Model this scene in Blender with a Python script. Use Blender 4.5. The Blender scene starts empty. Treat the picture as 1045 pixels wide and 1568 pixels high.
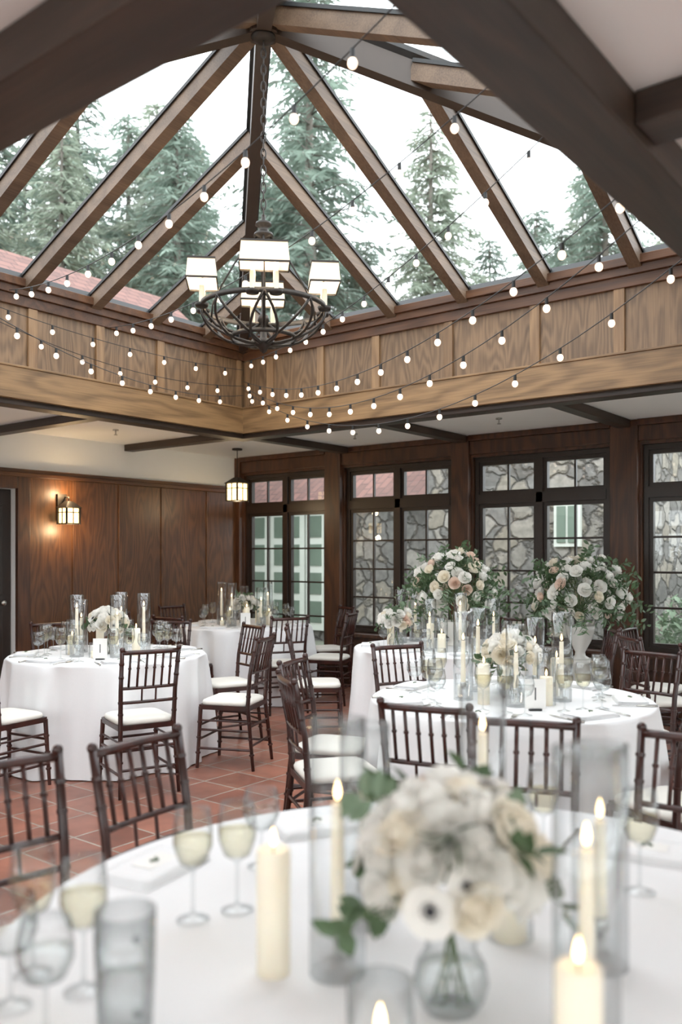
import bpy, math, random
from mathutils import Vector, Matrix
random.seed(11)
R=random.random
def U(a,b): return a+(b-a)*R()
pi=math.pi
scene=bpy.context.scene

# ------------------------------------------------------------------ helpers
def S(r,g,b):
    def c(u):
        u/=255.0
        return u/12.92 if u<=0.04045 else ((u+0.055)/1.055)**2.4
    return (c(r),c(g),c(b),1.0)

class MB:
    def __init__(s): s.v=[];s.f=[];s.m=[];s.s=[]
    def add(s,vs,fs,mi=0,M=None,sm=False):
        o=len(s.v)
        if M is not None: vs=[M@Vector(v) for v in vs]
        s.v.extend([tuple(v) for v in vs])
        for f in fs:
            s.f.append(tuple(i+o for i in f)); s.m.append(mi); s.s.append(sm)
    def merge(s,o,M=None,mo=0):
        k=len(s.v)
        if M is None: s.v.extend(o.v)
        else: s.v.extend([tuple(M@Vector(v)) for v in o.v])
        for f,m,q in zip(o.f,o.m,o.s):
            s.f.append(tuple(i+k for i in f)); s.m.append(m+mo); s.s.append(q)
    def box(s,x0,x1,y0,y1,z0,z1,mi=0):
        vs=[(x0,y0,z0),(x1,y0,z0),(x1,y1,z0),(x0,y1,z0),(x0,y0,z1),(x1,y0,z1),(x1,y1,z1),(x0,y1,z1)]
        s.add(vs,[(0,3,2,1),(4,5,6,7),(0,1,5,4),(1,2,6,5),(2,3,7,6),(3,0,4,7)],mi)
    def beam(s,p0,p1,w,h,up=(0,0,1),mi=0,off=0.0):
        p0=Vector(p0);p1=Vector(p1);d=(p1-p0).normalized();up=Vector(up)
        l=d.cross(up).normalized();n=l.cross(d).normalized()
        vs=[]
        for p in (p0,p1):
            for a,b in ((-1,-1),(1,-1),(1,1),(-1,1)):
                vs.append(p+l*(a*w/2)+n*(b*h/2+off))
        s.add(vs,[(0,1,2,3),(7,6,5,4),(0,4,5,1),(1,5,6,2),(2,6,7,3),(3,7,4,0)],mi)
    def cyl(s,p0,p1,r0,r1=None,seg=12,mi=0,cap=True,sm=True):
        if r1 is None:r1=r0
        p0=Vector(p0);p1=Vector(p1);d=(p1-p0).normalized()
        a=Vector((0,0,1)) if abs(d.z)<.9 else Vector((1,0,0))
        l=d.cross(a).normalized();n=l.cross(d)
        vs=[]
        for p,r in ((p0,r0),(p1,r1)):
            for i in range(seg):
                t=2*pi*i/seg
                vs.append(p+l*(math.cos(t)*r)+n*(math.sin(t)*r))
        s.add(vs,[(i,(i+1)%seg,(i+1)%seg+seg,i+seg) for i in range(seg)],mi,None,sm)
        if cap: s.add(vs,[tuple(range(seg))[::-1],tuple(range(seg,2*seg))],mi)
    def tube(s,pts,r,seg=8,mi=0,close=False,rs=None):
        pts=[Vector(p) for p in pts];n=len(pts);vs=[]
        pl=None
        for k,p in enumerate(pts):
            if close: d=(pts[(k+1)%n]-pts[k-1]).normalized()
            else: d=(pts[min(k+1,n-1)]-pts[max(k-1,0)]).normalized()
            if pl is None:
                a=Vector((0,0,1)) if abs(d.z)<.9 else Vector((1,0,0))
                l=d.cross(a).normalized()
            else: l=(pl-d*pl.dot(d)).normalized()
            pl=l;b=d.cross(l)
            rr=rs[k] if rs else r
            for i in range(seg):
                t=2*pi*i/seg
                vs.append(p+l*(math.cos(t)*rr)+b*(math.sin(t)*rr))
        fs=[]
        for k in range(n if close else n-1):
            k2=(k+1)%n
            for i in range(seg):
                j=(i+1)%seg
                fs.append((k*seg+i,k*seg+j,k2*seg+j,k2*seg+i))
        if not close:
            fs.append(tuple(range(seg))[::-1]);fs.append(tuple(range((n-1)*seg,n*seg)))
        s.add(vs,fs,mi,None,True)
    def lathe(s,prof,seg=24,mi=0,M=None,c=(0,0,0)):
        vs=[];n=len(prof)
        for (r,z) in prof:
            for i in range(seg):
                t=2*pi*i/seg
                vs.append((c[0]+r*math.cos(t),c[1]+r*math.sin(t),c[2]+z))
        fs=[]
        for k in range(n-1):
            for i in range(seg):
                j=(i+1)%seg
                fs.append((k*seg+i,k*seg+j,(k+1)*seg+j,(k+1)*seg+i))
        s.add(vs,fs,mi,M,True)
    def sphere(s,c,r,mi=0,seg=12,rings=7,sc=(1,1,1)):
        vs=[];fs=[]
        for k in range(rings+1):
            ph=pi*k/rings
            for i in range(seg):
                t=2*pi*i/seg
                rr=max(math.sin(ph),1e-4)
                vs.append((c[0]+r*sc[0]*rr*math.cos(t),c[1]+r*sc[1]*rr*math.sin(t),c[2]-r*sc[2]*math.cos(ph)))
        for k in range(rings):
            for i in range(seg):
                j=(i+1)%seg
                fs.append((k*seg+i,k*seg+j,(k+1)*seg+j,(k+1)*seg+i))
        s.add(vs,fs,mi,None,True)
    def mesh(s,name,mats):
        me=bpy.data.meshes.new(name)
        me.from_pydata(s.v,[],s.f)
        for m in mats: me.materials.append(m)
        me.polygons.foreach_set('material_index',s.m)
        me.polygons.foreach_set('use_smooth',s.s)
        me.update()
        return me
    def obj(s,name,mats,bevel=0,loc=None):
        return place(s.mesh(name,mats),name,loc,0,bevel)

def place(me,name,loc=None,rz=0,bevel=0,sc=None,parent=None):
    o=bpy.data.objects.new(name,me)
    scene.collection.objects.link(o)
    if loc: o.location=loc
    o.rotation_euler=(0,0,rz)
    if sc: o.scale=(sc,)*3 if not isinstance(sc,tuple) else sc
    if parent: o.parent=parent
    if bevel:
        b=o.modifiers.new('bevel','BEVEL');b.width=bevel;b.segments=2;b.limit_method='ANGLE'
    return o

# ------------------------------------------------------------------ materials
def base(name):
    m=bpy.data.materials.new(name);m.use_nodes=True
    nt=m.node_tree;b=nt.nodes['Principled BSDF']
    return m,nt,b
def N(nt,t,**k):
    n=nt.nodes.new(t)
    for a,b in k.items():
        if a in n.inputs: n.inputs[a].default_value=b
        else: setattr(n,a,b)
    return n
def mixc(nt,fac,a,b,bt='MIX'):
    n=nt.nodes.new('ShaderNodeMix');n.data_type='RGBA';n.blend_type=bt
    for i,x in ((0,fac),(6,a),(7,b)):
        if isinstance(x,(float,int,tuple)): n.inputs[i].default_value=x
        else: nt.links.new(x,n.inputs[i])
    return n.outputs[2]
def pm(name,col,rough=.5,metal=0,var=.1,scale=25,emit=None,es=0,bump=0,sub=0,trl=0):
    m,nt,b=base(name)
    tc=N(nt,'ShaderNodeTexCoord');nz=N(nt,'ShaderNodeTexNoise')
    nz.inputs['Scale'].default_value=scale;nz.inputs['Detail'].default_value=3
    nt.links.new(tc.outputs['Object'],nz.inputs['Vector'])
    a=tuple(c*(1-var) for c in col[:3])+(1,);c2=tuple(min(1,c*(1+var)) for c in col[:3])+(1,)
    c=mixc(nt,nz.outputs['Fac'],a,c2)
    nt.links.new(c,b.inputs['Base Color'])
    b.inputs['Roughness'].default_value=rough;b.inputs['Metallic'].default_value=metal
    if emit:
        b.inputs['Emission Color'].default_value=emit;b.inputs['Emission Strength'].default_value=es
    if sub:
        b.inputs['Subsurface Weight'].default_value=sub;b.inputs['Subsurface Radius'].default_value=(.02,.015,.01)
    if bump:
        bp=N(nt,'ShaderNodeBump');bp.inputs['Strength'].default_value=bump;bp.inputs['Distance'].default_value=.01
        nt.links.new(nz.outputs['Fac'],bp.inputs['Height']);nt.links.new(bp.outputs['Normal'],b.inputs['Normal'])
    if trl:
        t=N(nt,'ShaderNodeBsdfTranslucent');nt.links.new(c,t.inputs['Color'])
        mx=N(nt,'ShaderNodeMixShader');mx.inputs[0].default_value=trl
        out=[n for n in nt.nodes if n.type=='OUTPUT_MATERIAL'][0]
        nt.links.new(b.outputs[0],mx.inputs[1]);nt.links.new(t.outputs[0],mx.inputs[2]);nt.links.new(mx.outputs[0],out.inputs['Surface'])
    return m
def wood(name,c1,c2,axis='z',rough=.42,rings=16,contrast=1.0,sc=1.0,seed=0,ringmix=.32):
    m,nt,b=base(name)
    tc=N(nt,'ShaderNodeTexCoord')
    def mapped(across,along):
        mp=N(nt,'ShaderNodeMapping')
        v={'x':(along,across,across),'y':(across,along,across),'z':(across,across,along)}[axis]
        mp.inputs['Scale'].default_value=v;mp.inputs['Location'].default_value=(seed*3.1,seed*1.7,seed)
        nt.links.new(tc.outputs['Object'],mp.inputs['Vector']);return mp.outputs['Vector']
    n1=N(nt,'ShaderNodeTexNoise');n1.inputs['Scale'].default_value=1;n1.inputs['Detail'].default_value=3;n1.inputs['Roughness'].default_value=.35
    nt.links.new(mapped(4.2*sc,.8*sc),n1.inputs['Vector'])
    mu=N(nt,'ShaderNodeMath',operation='MULTIPLY');mu.inputs[1].default_value=rings*2*pi
    nt.links.new(n1.outputs['Fac'],mu.inputs[0])
    si=N(nt,'ShaderNodeMath',operation='SINE');nt.links.new(mu.outputs[0],si.inputs[0])
    ab=N(nt,'ShaderNodeMapRange');ab.inputs['From Min'].default_value=-1;nt.links.new(si.outputs[0],ab.inputs['Value'])
    n2=N(nt,'ShaderNodeTexNoise');n2.inputs['Scale'].default_value=1;n2.inputs['Detail'].default_value=5
    nt.links.new(mapped(95,3.5),n2.inputs['Vector'])
    n3=N(nt,'ShaderNodeTexNoise');n3.inputs['Scale'].default_value=1;n3.inputs['Detail'].default_value=1
    nt.links.new(mapped(1.7,.5),n3.inputs['Vector'])
    f=mixc(nt,1-ringmix,ab.outputs[0],n2.outputs['Fac'])
    cr=N(nt,'ShaderNodeValToRGB');cr.color_ramp.elements[0].position=.5-.3/contrast;cr.color_ramp.elements[1].position=.5+.25/contrast
    cr.color_ramp.elements[0].color=c1;cr.color_ramp.elements[1].color=c2
    nt.links.new(f,cr.inputs['Fac'])
    n3r=N(nt,'ShaderNodeMapRange');n3r.inputs['From Min'].default_value=.3;n3r.inputs['From Max'].default_value=.7
    n3r.inputs['To Min'].default_value=.86;n3r.inputs['To Max'].default_value=1.12
    nt.links.new(n3.outputs['Fac'],n3r.inputs['Value'])
    nt.links.new(mixc(nt,1.0,cr.outputs['Color'],n3r.outputs[0],'MULTIPLY'),b.inputs['Base Color'])
    b.inputs['Roughness'].default_value=rough
    bp=N(nt,'ShaderNodeBump');bp.inputs['Strength'].default_value=.15;bp.inputs['Distance'].default_value=.004
    nt.links.new(f,bp.inputs['Height']);nt.links.new(bp.outputs['Normal'],b.inputs['Normal'])
    return m
def glass(name,tint=(1,1,1,1),edge=(.55,.6,.6,1),gl=.35,rough=.02,blend=.5,lo=.04,pwr=3.0):
    m=bpy.data.materials.new(name);m.use_nodes=True;nt=m.node_tree
    nt.nodes.clear()
    out=N(nt,'ShaderNodeOutputMaterial');tr=N(nt,'ShaderNodeBsdfTransparent');g=N(nt,'ShaderNodeBsdfGlossy')
    g.inputs['Roughness'].default_value=rough
    lw=N(nt,'ShaderNodeLayerWeight');lw.inputs['Blend'].default_value=blend
    pw=N(nt,'ShaderNodeMath',operation='POWER');pw.inputs[1].default_value=pwr;nt.links.new(lw.outputs['Facing'],pw.inputs[0])
    nt.links.new(mixc(nt,pw.outputs[0],tint,edge),tr.inputs['Color'])
    mr=N(nt,'ShaderNodeMapRange');mr.inputs['To Min'].default_value=lo;mr.inputs['To Max'].default_value=gl
    nt.links.new(pw.outputs[0],mr.inputs['Value'])
    mx=N(nt,'ShaderNodeMixShader');nt.links.new(mr.outputs[0],mx.inputs[0]);nt.links.new(tr.outputs[0],mx.inputs[1]);nt.links.new(g.outputs[0],mx.inputs[2])
    nt.links.new(mx.outputs[0],out.inputs['Surface'])
    return m
def emis(name,col,st):
    m,nt,b=base(name)
    b.inputs['Base Color'].default_value=col;b.inputs['Emission Color'].default_value=col;b.inputs['Emission Strength'].default_value=st
    return m

M_panel=wood('oak_panel',S(94,71,50),S(146,115,84),'z',rings=16,ringmix=.28)
M_panel2=wood('oak_wall_panel',S(60,35,18),S(106,67,37),'z',rings=14,seed=4,ringmix=.28)
M_beamx=wood('oak_beam_x',S(106,79,51),S(160,124,84),'x',rings=7,seed=2)
M_beamy=wood('oak_beam_y',S(102,76,48),S(156,120,80),'y',rings=7,seed=3)
M_stile=wood('oak_stile',S(118,88,60),S(168,132,94),'z',rings=5,seed=5)
M_cap=wood('oak_cap',S(72,45,28),S(106,70,45),'x',rings=6,seed=6)
M_raft=wood('rafter_wood',S(80,62,48),S(120,97,76),'y',rings=4,seed=7,rough=.55,ringmix=.2)
M_hip=pm('hip_rafter_wood',S(56,44,35),.5,var=.2,scale=8)
M_dark=wood('dark_beam',S(34,24,18),S(60,43,32),'x',rings=5,rough=.5,seed=8,ringmix=.25)
M_dark2=wood('dark_beam_y',S(34,24,18),S(62,45,33),'y',rings=5,rough=.5,seed=8,ringmix=.25)
M_post=wood('oak_post',S(46,25,14),S(84,50,29),'z',rings=7,seed=9,ringmix=.3)
M_frame=pm('window_frame',S(40,28,21),.4,var=.2)
M_black=pm('black_seal',S(22,22,22),.5)
M_plaster=pm('plaster',S(236,236,234),.85,var=.02,scale=6,bump=.05)
M_pane=glass('window_glass',(.98,.99,.985,1),(.85,.88,.87,1),.3,.01)
M_glass=glass('clear_glass',(.975,.985,.985,1),(.42,.46,.47,1),.65,.03,.5,.06,2.1)
M_cloth=pm('table_linen',S(238,238,239),.8,var=.015,scale=90,bump=.04)
M_cush=pm('cushion_fabric',S(230,226,217),.8,var=.03,scale=80)
M_mahog=wood('mahogany',S(36,16,12),S(62,29,22),'z',rough=.28,rings=5,seed=10)
M_iron=pm('wrought_iron',S(50,45,41),.5,metal=.5,var=.3)
M_wax=pm('ivory_wax',S(242,234,214),.5,var=.03,emit=S(255,222,175),es=.08,sub=.2)
M_flame=emis('flame',S(255,214,150),8)
M_wick=pm('wick',S(30,24,20),.8)
M_shade=pm('linen_shade',S(230,219,196),.8,var=.05,scale=120,emit=S(255,222,172),es=.55)
M_lamp=emis('lamp_glass',S(255,216,150),3.2)
M_bulb=emis('bulb_glow',S(255,226,198),1.9)
M_rose=[pm('rose_white',S(249,247,242),.6,var=.03,trl=.35),pm('rose_cream',S(248,241,226),.6,var=.04,trl=.35),pm('rose_blush',S(242,221,206),.6,var=.05,trl=.35)]
M_leaf=pm('leaf_green',S(70,92,60),.5,var=.35,scale=12,trl=.25)
M_leaf2=pm('eucalyptus_leaf',S(104,124,98),.55,var=.3,scale=12,trl=.2)
M_stem=pm('stem',S(70,92,50),.6)
M_anem=pm('anemone_centre',S(18,18,28),.6)
M_water=glass('water',(.96,.97,.965,1),(.8,.84,.82,1),.3,.02)
M_wine=glass('champagne',(.96,.935,.82,1),(.86,.8,.62,1),.25,.02)
M_china=pm('white_ceramic',S(232,230,224),.25,var=.02)
M_silver=pm('silver',S(190,188,182),.25,metal=1,var=.05)
M_card=pm('card_paper',S(244,242,238),.7,var=.02)
M_bark=pm('bark',S(112,106,98),.9,var=.3,scale=8)
M_need=pm('spruce_needles',S(126,143,130),.9,var=.3,scale=1.2,trl=.3)
M_need2=pm('pine_needles',S(148,159,142),.9,var=.3,scale=1.2,trl=.3)
M_white=pm('white_paint',S(205,210,200),.5,var=.03)
M_dim=pm('pale_green_interior',S(98,114,100),.6,var=.4,scale=2)

def floor_mat():
    m,nt,b=base('terracotta_tile')
    tc=N(nt,'ShaderNodeTexCoord')
    br=N(nt,'ShaderNodeTexBrick',offset=0.0,squash=1.0)
    for k,v in (('Scale',1.0),('Brick Width',.305),('Row Height',.305),('Mortar Size',.007),('Mortar Smooth',.15),('Bias',0.0)): br.inputs[k].default_value=v
    br.inputs['Color1'].default_value=S(154,97,78);br.inputs['Color2'].default_value=S(124,76,61);br.inputs['Mortar'].default_value=S(150,140,128)
    nt.links.new(tc.outputs['Object'],br.inputs['Vector'])
    nz=N(nt,'ShaderNodeTexNoise');nz.inputs['Scale'].default_value=5;nz.inputs['Detail'].default_value=6
    nt.links.new(tc.outputs['Object'],nz.inputs['Vector'])
    mr=N(nt,'ShaderNodeMapRange');mr.inputs['From Min'].default_value=.3;mr.inputs['From Max'].default_value=.7;mr.inputs['To Min'].default_value=.72;mr.inputs['To Max'].default_value=1.2
    nt.links.new(nz.outputs['Fac'],mr.inputs['Value'])
    nt.links.new(mixc(nt,1.0,br.outputs['Color'],mr.outputs[0],'MULTIPLY'),b.inputs['Base Color'])
    b.inputs['Roughness'].default_value=.38
    bp=N(nt,'ShaderNodeBump');bp.inputs['Strength'].default_value=.5;bp.inputs['Distance'].default_value=.004;bp.invert=True
    nt.links.new(br.outputs['Fac'],bp.inputs['Height']);nt.links.new(bp.outputs['Normal'],b.inputs['Normal'])
    return m
def stone_mat():
    m,nt,b=base('rubble_stone')
    tc=N(nt,'ShaderNodeTexCoord')
    nz=N(nt,'ShaderNodeTexNoise');nz.inputs['Scale'].default_value=4;nz.inputs['Detail'].default_value=4;nt.links.new(tc.outputs['Object'],nz.inputs['Vector'])
    v=mixc(nt,.2,tc.outputs['Object'],nz.outputs['Color'])
    vo=N(nt,'ShaderNodeTexVoronoi');vo.inputs['Scale'].default_value=4.2;nt.links.new(v,vo.inputs['Vector'])
    ve=N(nt,'ShaderNodeTexVoronoi',feature='DISTANCE_TO_EDGE');ve.inputs['Scale'].default_value=4.2;nt.links.new(v,ve.inputs['Vector'])
    cr=N(nt,'ShaderNodeValToRGB');e=cr.color_ramp.elements
    e[0].color=S(92,90,86);e[1].color=S(142,138,131);e.new(.5).color=S(116,114,110);e.new(.7).color=S(128,121,108)
    sp=N(nt,'ShaderNodeSeparateColor');nt.links.new(vo.outputs['Color'],sp.inputs[0]);nt.links.new(sp.outputs[0],cr.inputs['Fac'])
    er=N(nt,'ShaderNodeMapRange');er.inputs['From Max'].default_value=.09;nt.links.new(ve.outputs['Distance'],er.inputs['Value'])
    n2=N(nt,'ShaderNodeTexNoise');n2.inputs['Scale'].default_value=10;n2.inputs['Detail'].default_value=8;nt.links.new(tc.outputs['Object'],n2.inputs['Vector'])
    c=mixc(nt,.7,cr.outputs['Color'],n2.outputs['Fac'],'OVERLAY')
    nt.links.new(mixc(nt,er.outputs[0],S(76,73,68),c),b.inputs['Base Color'])
    b.inputs['Roughness'].default_value=.9
    bp=N(nt,'ShaderNodeBump');bp.inputs['Strength'].default_value=.8;bp.inputs['Distance'].default_value=.05
    nt.links.new(er.outputs[0],bp.inputs['Height']);nt.links.new(bp.outputs['Normal'],b.inputs['Normal'])
    return m
def shingle_mat():
    m,nt,b=base('red_shingles')
    tc=N(nt,'ShaderNodeTexCoord');mp=N(nt,'ShaderNodeMapping')
    mp.inputs['Rotation'].default_value=(0,0,pi/2);nt.links.new(tc.outputs['Object'],mp.inputs['Vector'])
    br=N(nt,'ShaderNodeTexBrick')
    for k,v in (('Scale',1.0),('Brick Width',.3),('Row Height',.16),('Mortar Size',.012)): br.inputs[k].default_value=v
    br.inputs['Color1'].default_value=S(122,86,78);br.inputs['Color2'].default_value=S(98,70,64);br.inputs['Mortar'].default_value=S(76,56,52)
    nt.links.new(mp.outputs[0],br.inputs['Vector']);nt.links.new(br.outputs['Color'],b.inputs['Base Color'])
    b.inputs['Roughness'].default_value=.85
    return m
M_floor=floor_mat();M_stone=stone_mat();M_shing=shingle_mat()
M_ground=pm('outdoor_ground',S(118,122,106),.95,var=.3,scale=2)

# ------------------------------------------------------------------ shell
XL,XR,YF,YB=-8.0,4.0,-4.0,8.0
H=2.75
OX0,OX1,OY0,OY1=-6.10,-1.02,1.32,6.18
ZC=3.62
AX,AY,AZ=-3.56,3.78,4.76
mb=MB();mb.box(XL-.2,XR+.2,YF-.2,YB+.2,-.1,0);mb.obj('floor',[M_floor])
mb=MB()
mb.box(XL-.2,OX0-.1,YF-.2,YB+.2,H,H+.1);mb.box(OX1+.1,XR+.2,YF-.2,YB+.2,H,H+.1)
mb.box(OX0-.1,OX1+.1,YF-.2,OY0-.1,H,H+.1);mb.box(OX0-.1,OX1+.1,OY1+.1,YB+.2,H,H+.1)
mb.obj('ceiling',[M_plaster])

def wall_boxes(mb,axis,c0,c1,a0,a1,z0,z1,ops,mi=0):
    def bx(p,q,r,s_):
        if q-p<1e-4 or s_-r<1e-4:return
        if axis=='x': mb.box(p,q,c0,c1,r,s_,mi)
        else: mb.box(c0,c1,p,q,r,s_,mi)
    cur=a0
    for (b0,b1,y0,y1) in sorted(ops):
        bx(cur,b0,z0,z1);bx(b0,b1,z0,y0);bx(b0,b1,y1,z1);cur=b1
    bx(cur,a1,z0,z1)
ZH=2.52
wins=[(-6.24,-4.78),(-4.53,-3.06),(-2.76,-1.30),(-1.03,.43),(.70,2.16),(2.43,3.8)]
ops=[(-7.88,-6.51,.02,ZH)]+[(a,b,.60,ZH) for a,b in wins]
mb=MB();wall_boxes(mb,'x',YB,YB+.2,XL-.2,XR+.2,0,H,ops);mb.obj('wall_back',[M_post])
DO=(3.9,4.85,0.0,2.17)
mb=MB();wall_boxes(mb,'y',XL-.2,XL,YF-.2,YB,0,H,[DO])
mb.obj('wall_left',[M_plaster])
wr=((-3.6,-.2),(0.1,3.6),(3.9,7.6));wf=((-7.6,-4.2),(-3.9,-.4),(-.1,3.6))  # unseen walls: window openings made large to let in more light
mb=MB();wall_boxes(mb,'y',XR,XR+.2,YF-.2,YB,0,H,[(a,b,.2,2.6) for a,b in wr]);mb.obj('wall_right',[M_plaster])
mb=MB();wall_boxes(mb,'x',YF-.2,YF,XL,XR,0,H,[(a,b,.2,2.6) for a,b in wf]);mb.obj('wall_front',[M_plaster])

def window(name,axis,c,a0,a1,z0,z1,leaves=2,trans=2.08,rows=4,cols=2,door=False,lower=None):
    mb=MB()
    def bx(p,q,d0,d1,r,s_,mi=0):
        if axis=='x': mb.box(p,q,c+d0,c+d1,r,s_,mi)
        else: mb.box(c+d0,c+d1,p,q,r,s_,mi)
    g=.004
    a0+=g;a1-=g;z0+=g;z1-=g
    fw=.045
    bx(a0,a0+fw,0,.1,z0,z1);bx(a1-fw,a1,0,.1,z0,z1);bx(a0+fw,a1-fw,0,.1,z0,z0+fw);bx(a0+fw,a1-fw,0,.1,z1-fw,z1)
    bx(a0+fw,a1-fw,-.01,.1,trans-.05,trans+.05)
    ia0,ia1=a0+fw,a1-fw
    w=(ia1-ia0)/leaves
    for k in range(1,leaves): bx(ia0+k*w-.035,ia0+k*w+.035,-.01,.1,z0+fw,z1-fw)
    for k in range(leaves):
        l0=ia0+k*w+(.035 if k else 0);l1=ia0+(k+1)*w-(.035 if k<leaves-1 else 0)
        for (q0,q1,rw,low) in ((z0+fw,trans-.05,rows,lower),(trans+.05,z1-fw,1,None)):
            sw=.038
            bx(l0,l0+sw,.02,.075,q0,q1);bx(l1-sw,l1,.02,.075,q0,q1)
            b0=q0+(low if low else sw)
            bx(l0+sw,l1-sw,.02,.075,q0,b0);bx(l0+sw,l1-sw,.02,.075,q1-sw,q1)
            for i in range(1,cols):
                x=l0+sw+(l1-l0-2*sw)*i/cols;bx(x-.01,x+.01,.03,.06,b0,q1-sw)
            for i in range(1,rw):
                z=b0+(q1-sw-b0)*i/rw;bx(l0+sw,l1-sw,.032,.058,z-.01,z+.01)
            bx(l0+sw,l1-sw,.043,.047,b0,q1-sw,1)
    return mb.obj(name,[M_frame,M_pane])
window('door_1','x',YB+.04,-7.88,-6.51,.02,ZH,lower=.28)
for i,(a,b) in enumerate(wins): window('window_%d'%(i+1),'x',YB+.04,a,b,.60,ZH)
k=7
for (a,b) in wr: window('window_%d'%k,'y',XR+.05,a,b,.2,2.6,3,rows=3);k+=1
for (a,b) in wf: window('window_%d'%k,'x',YF-.15,a,b,.2,2.6,3,rows=3);k+=1

# pilasters, head casing, sill on window wall
mb=MB()
for (a,b) in ((-6.51,-6.24),(-4.78,-4.53),(-3.06,-2.76),(-1.30,-1.03),(.43,.70),(2.16,2.43)):
    mb.box(a+.02,b-.02,YB-.06,YB,0,H-.005)
mb.box(-7.995,-7.90,YB-.06,YB,0,H-.005)
mb.obj('trim_1',[M_post],.006)
mb=MB()
segs=[(-7.90,-6.49),(-6.26,-4.76),(-4.55,-3.04),(-2.78,-1.28),(-1.05,.45),(.68,2.18),(2.41,3.98)]
for a,b in segs:
    mb.box(a,b,YB-.035,YB,ZH+.03,H-.06)
    mb.box(a,b,YB-.07,YB,H-.06,H-.003)
for a,b in segs[1:]:
    mb.box(a,b,YB-.11,YB,.56,.60);mb.box(a,b,YB-.03,YB,.44,.555)
    mb.box(a,b,YB-.03,YB,0,.14)
    mb.box(a,a+.08,YB-.025,YB,.14,.44);mb.box(b-.08,b,YB-.025,YB,.14,.44)
    mb.box((a+b)/2-.05,(a+b)/2+.05,YB-.025,YB,.14,.44)
mb.obj('trim_2',[M_post],.005)

# left wall panelling
mb=MB()
mb.box(XL,XL+.03,4.99,YB-.06,.12,2.29,0);mb.box(XL,XL+.03,YF,3.78,.12,2.29,0)
mb.box(XL,XL+.06,YF,3.78,0,.12,1);mb.box(XL,XL+.06,4.99,YB-.06,0,.12,1)
mb.box(XL,XL+.075,YF,YB-.06,2.29,2.33,2);mb.box(XL,XL+.055,YF,YB-.06,2.33,2.37,2)
for y in (5.52,6.12,6.73,7.45,3.2,2.5,1.8,1.1,.4,-.3): mb.box(XL+.03,XL+.045,y-.022,y+.022,.12,2.29,0)
for (a,b) in ((3.78,3.9),(4.85,4.99)): mb.box(XL,XL+.05,a,b,0,2.29,1)
mb.box(XL,XL+.05,3.9,4.85,2.17,2.29,1)
mb.obj('wall_panelling_left',[M_panel2,M_post,wood('oak_cap_y',S(62,36,20),S(104,66,38),'y',rings=5)],.004)
mb=MB()
mb.box(XL-.12,XL-.07,3.905,4.845,.01,2.165)
for (z0,z1) in ((.2,.95),(1.1,2.0)):
    for (a,b) in ((4.0,4.33),(4.42,4.75)): mb.box(XL-.07,XL-.055,a,b,z0,z1)
mb.sphere((XL-.03,4.74,1.02),.03,1)
mb.obj('door_2',[M_frame,M_silver],.008)

# ceiling beams (dark)
Zb=2.655
mb=MB()
mb.box(OX0-.16,OX1+.2,OY1,OY1+.16,Zb,H-.002,0);mb.box(OX0-.16,OX1+.2,OY0-.2,OY0,Zb-.03,H-.002,0)
mb.box(OX0-.16,OX0,OY0,OY1,Zb,H-.002,1);mb.box(OX1,OX1+.2,OY0,OY1,Zb-.03,H-.002,1)
for x in (-6.18,-4.62,-2.9,-1.0): mb.box(x-.06,x+.06,OY1+.16,YB-.075,Zb+.02,H-.002,1)
for y in (6.26,4.6,2.95,1.22): mb.box(XL+.002,OX0-.16,y-.06,y+.06,Zb+.02,H-.002,0)
for y in (6.26,4.2,2.4): mb.box(OX1+.2,XR-.002,y-.08,y+.08,Zb,H-.002,0)
mb.obj('ceiling_beams',[M_dark,M_dark2],.006)
# fire sprinkler heads
mb=MB()
mb.cyl((0,0,-.012),(0,0,0),.03,.03,16,0);mb.cyl((0,0,-.05),(0,0,-.01),.008,.008,8,0);mb.cyl((0,0,-.056),(0,0,-.05),.018,.018,12,0)
SPK=mb.mesh('fire_sprinkler',[M_silver])
for (x,y) in ((-3.75,7.1),(-5.4,7.1),(-2.0,7.1),(-7.1,5.4),(-7.1,3.8)): place(SPK,'fire_sprinkler',(x,y,H-.001))

# skylight curb (oak lined)
mb=MB()
T=.10
def side(axis,c,sgn,a0,a1,stiles):
    def bx(p,q,d0,d1,r,s_,mi):
        u,v=sorted((c+sgn*d0,c+sgn*d1))
        if axis=='x': mb.box(p,q,u,v,r,s_,mi)
        else: mb.box(u,v,p,q,r,s_,mi)
    long_=1 if axis=='x' else 2
    e=T if axis=='x' else 0
    bx(a0-e,a1+e,0,T,H-.04,ZC-.002,0)
    bx(a0,a1,-.045,0,H-.05,2.94,long_)
    bx(a0+.001,a1-.001,-.055,0,2.94,2.957,long_)
    bx(a0,a1,-.03,0,3.42,3.50,4)
    bx(a0,a1,-.055,0,3.50,3.56,4);bx(a0,a1,-.085,.0,3.56,ZC,4)
    for s_ in stiles: bx(s_-.04,s_+.04,-.022,0,2.957,3.42,3)
    bx(a0+.045,a0+.10,-.022,0,2.957,3.42,3);bx(a1-.10,a1-.045,-.022,0,2.957,3.42,3)
sx=[-5.72,-5.09,-4.46,-3.72,-2.95,-2.29,-1.62]
sy=[1.95,2.6,3.22,3.84,4.47,5.12,5.74]
side('x',OY1,1,OX0,OX1,sx);side('x',OY0,-1,OX0,OX1,sx)
side('y',OX0,-1,OY0,OY1,sy);side('y',OX1,1,OY0,OY1,sy)
mb.obj('skylight_curb_panelling',[M_panel,M_beamx,M_beamy,M_stile,M_cap],.003)

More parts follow.
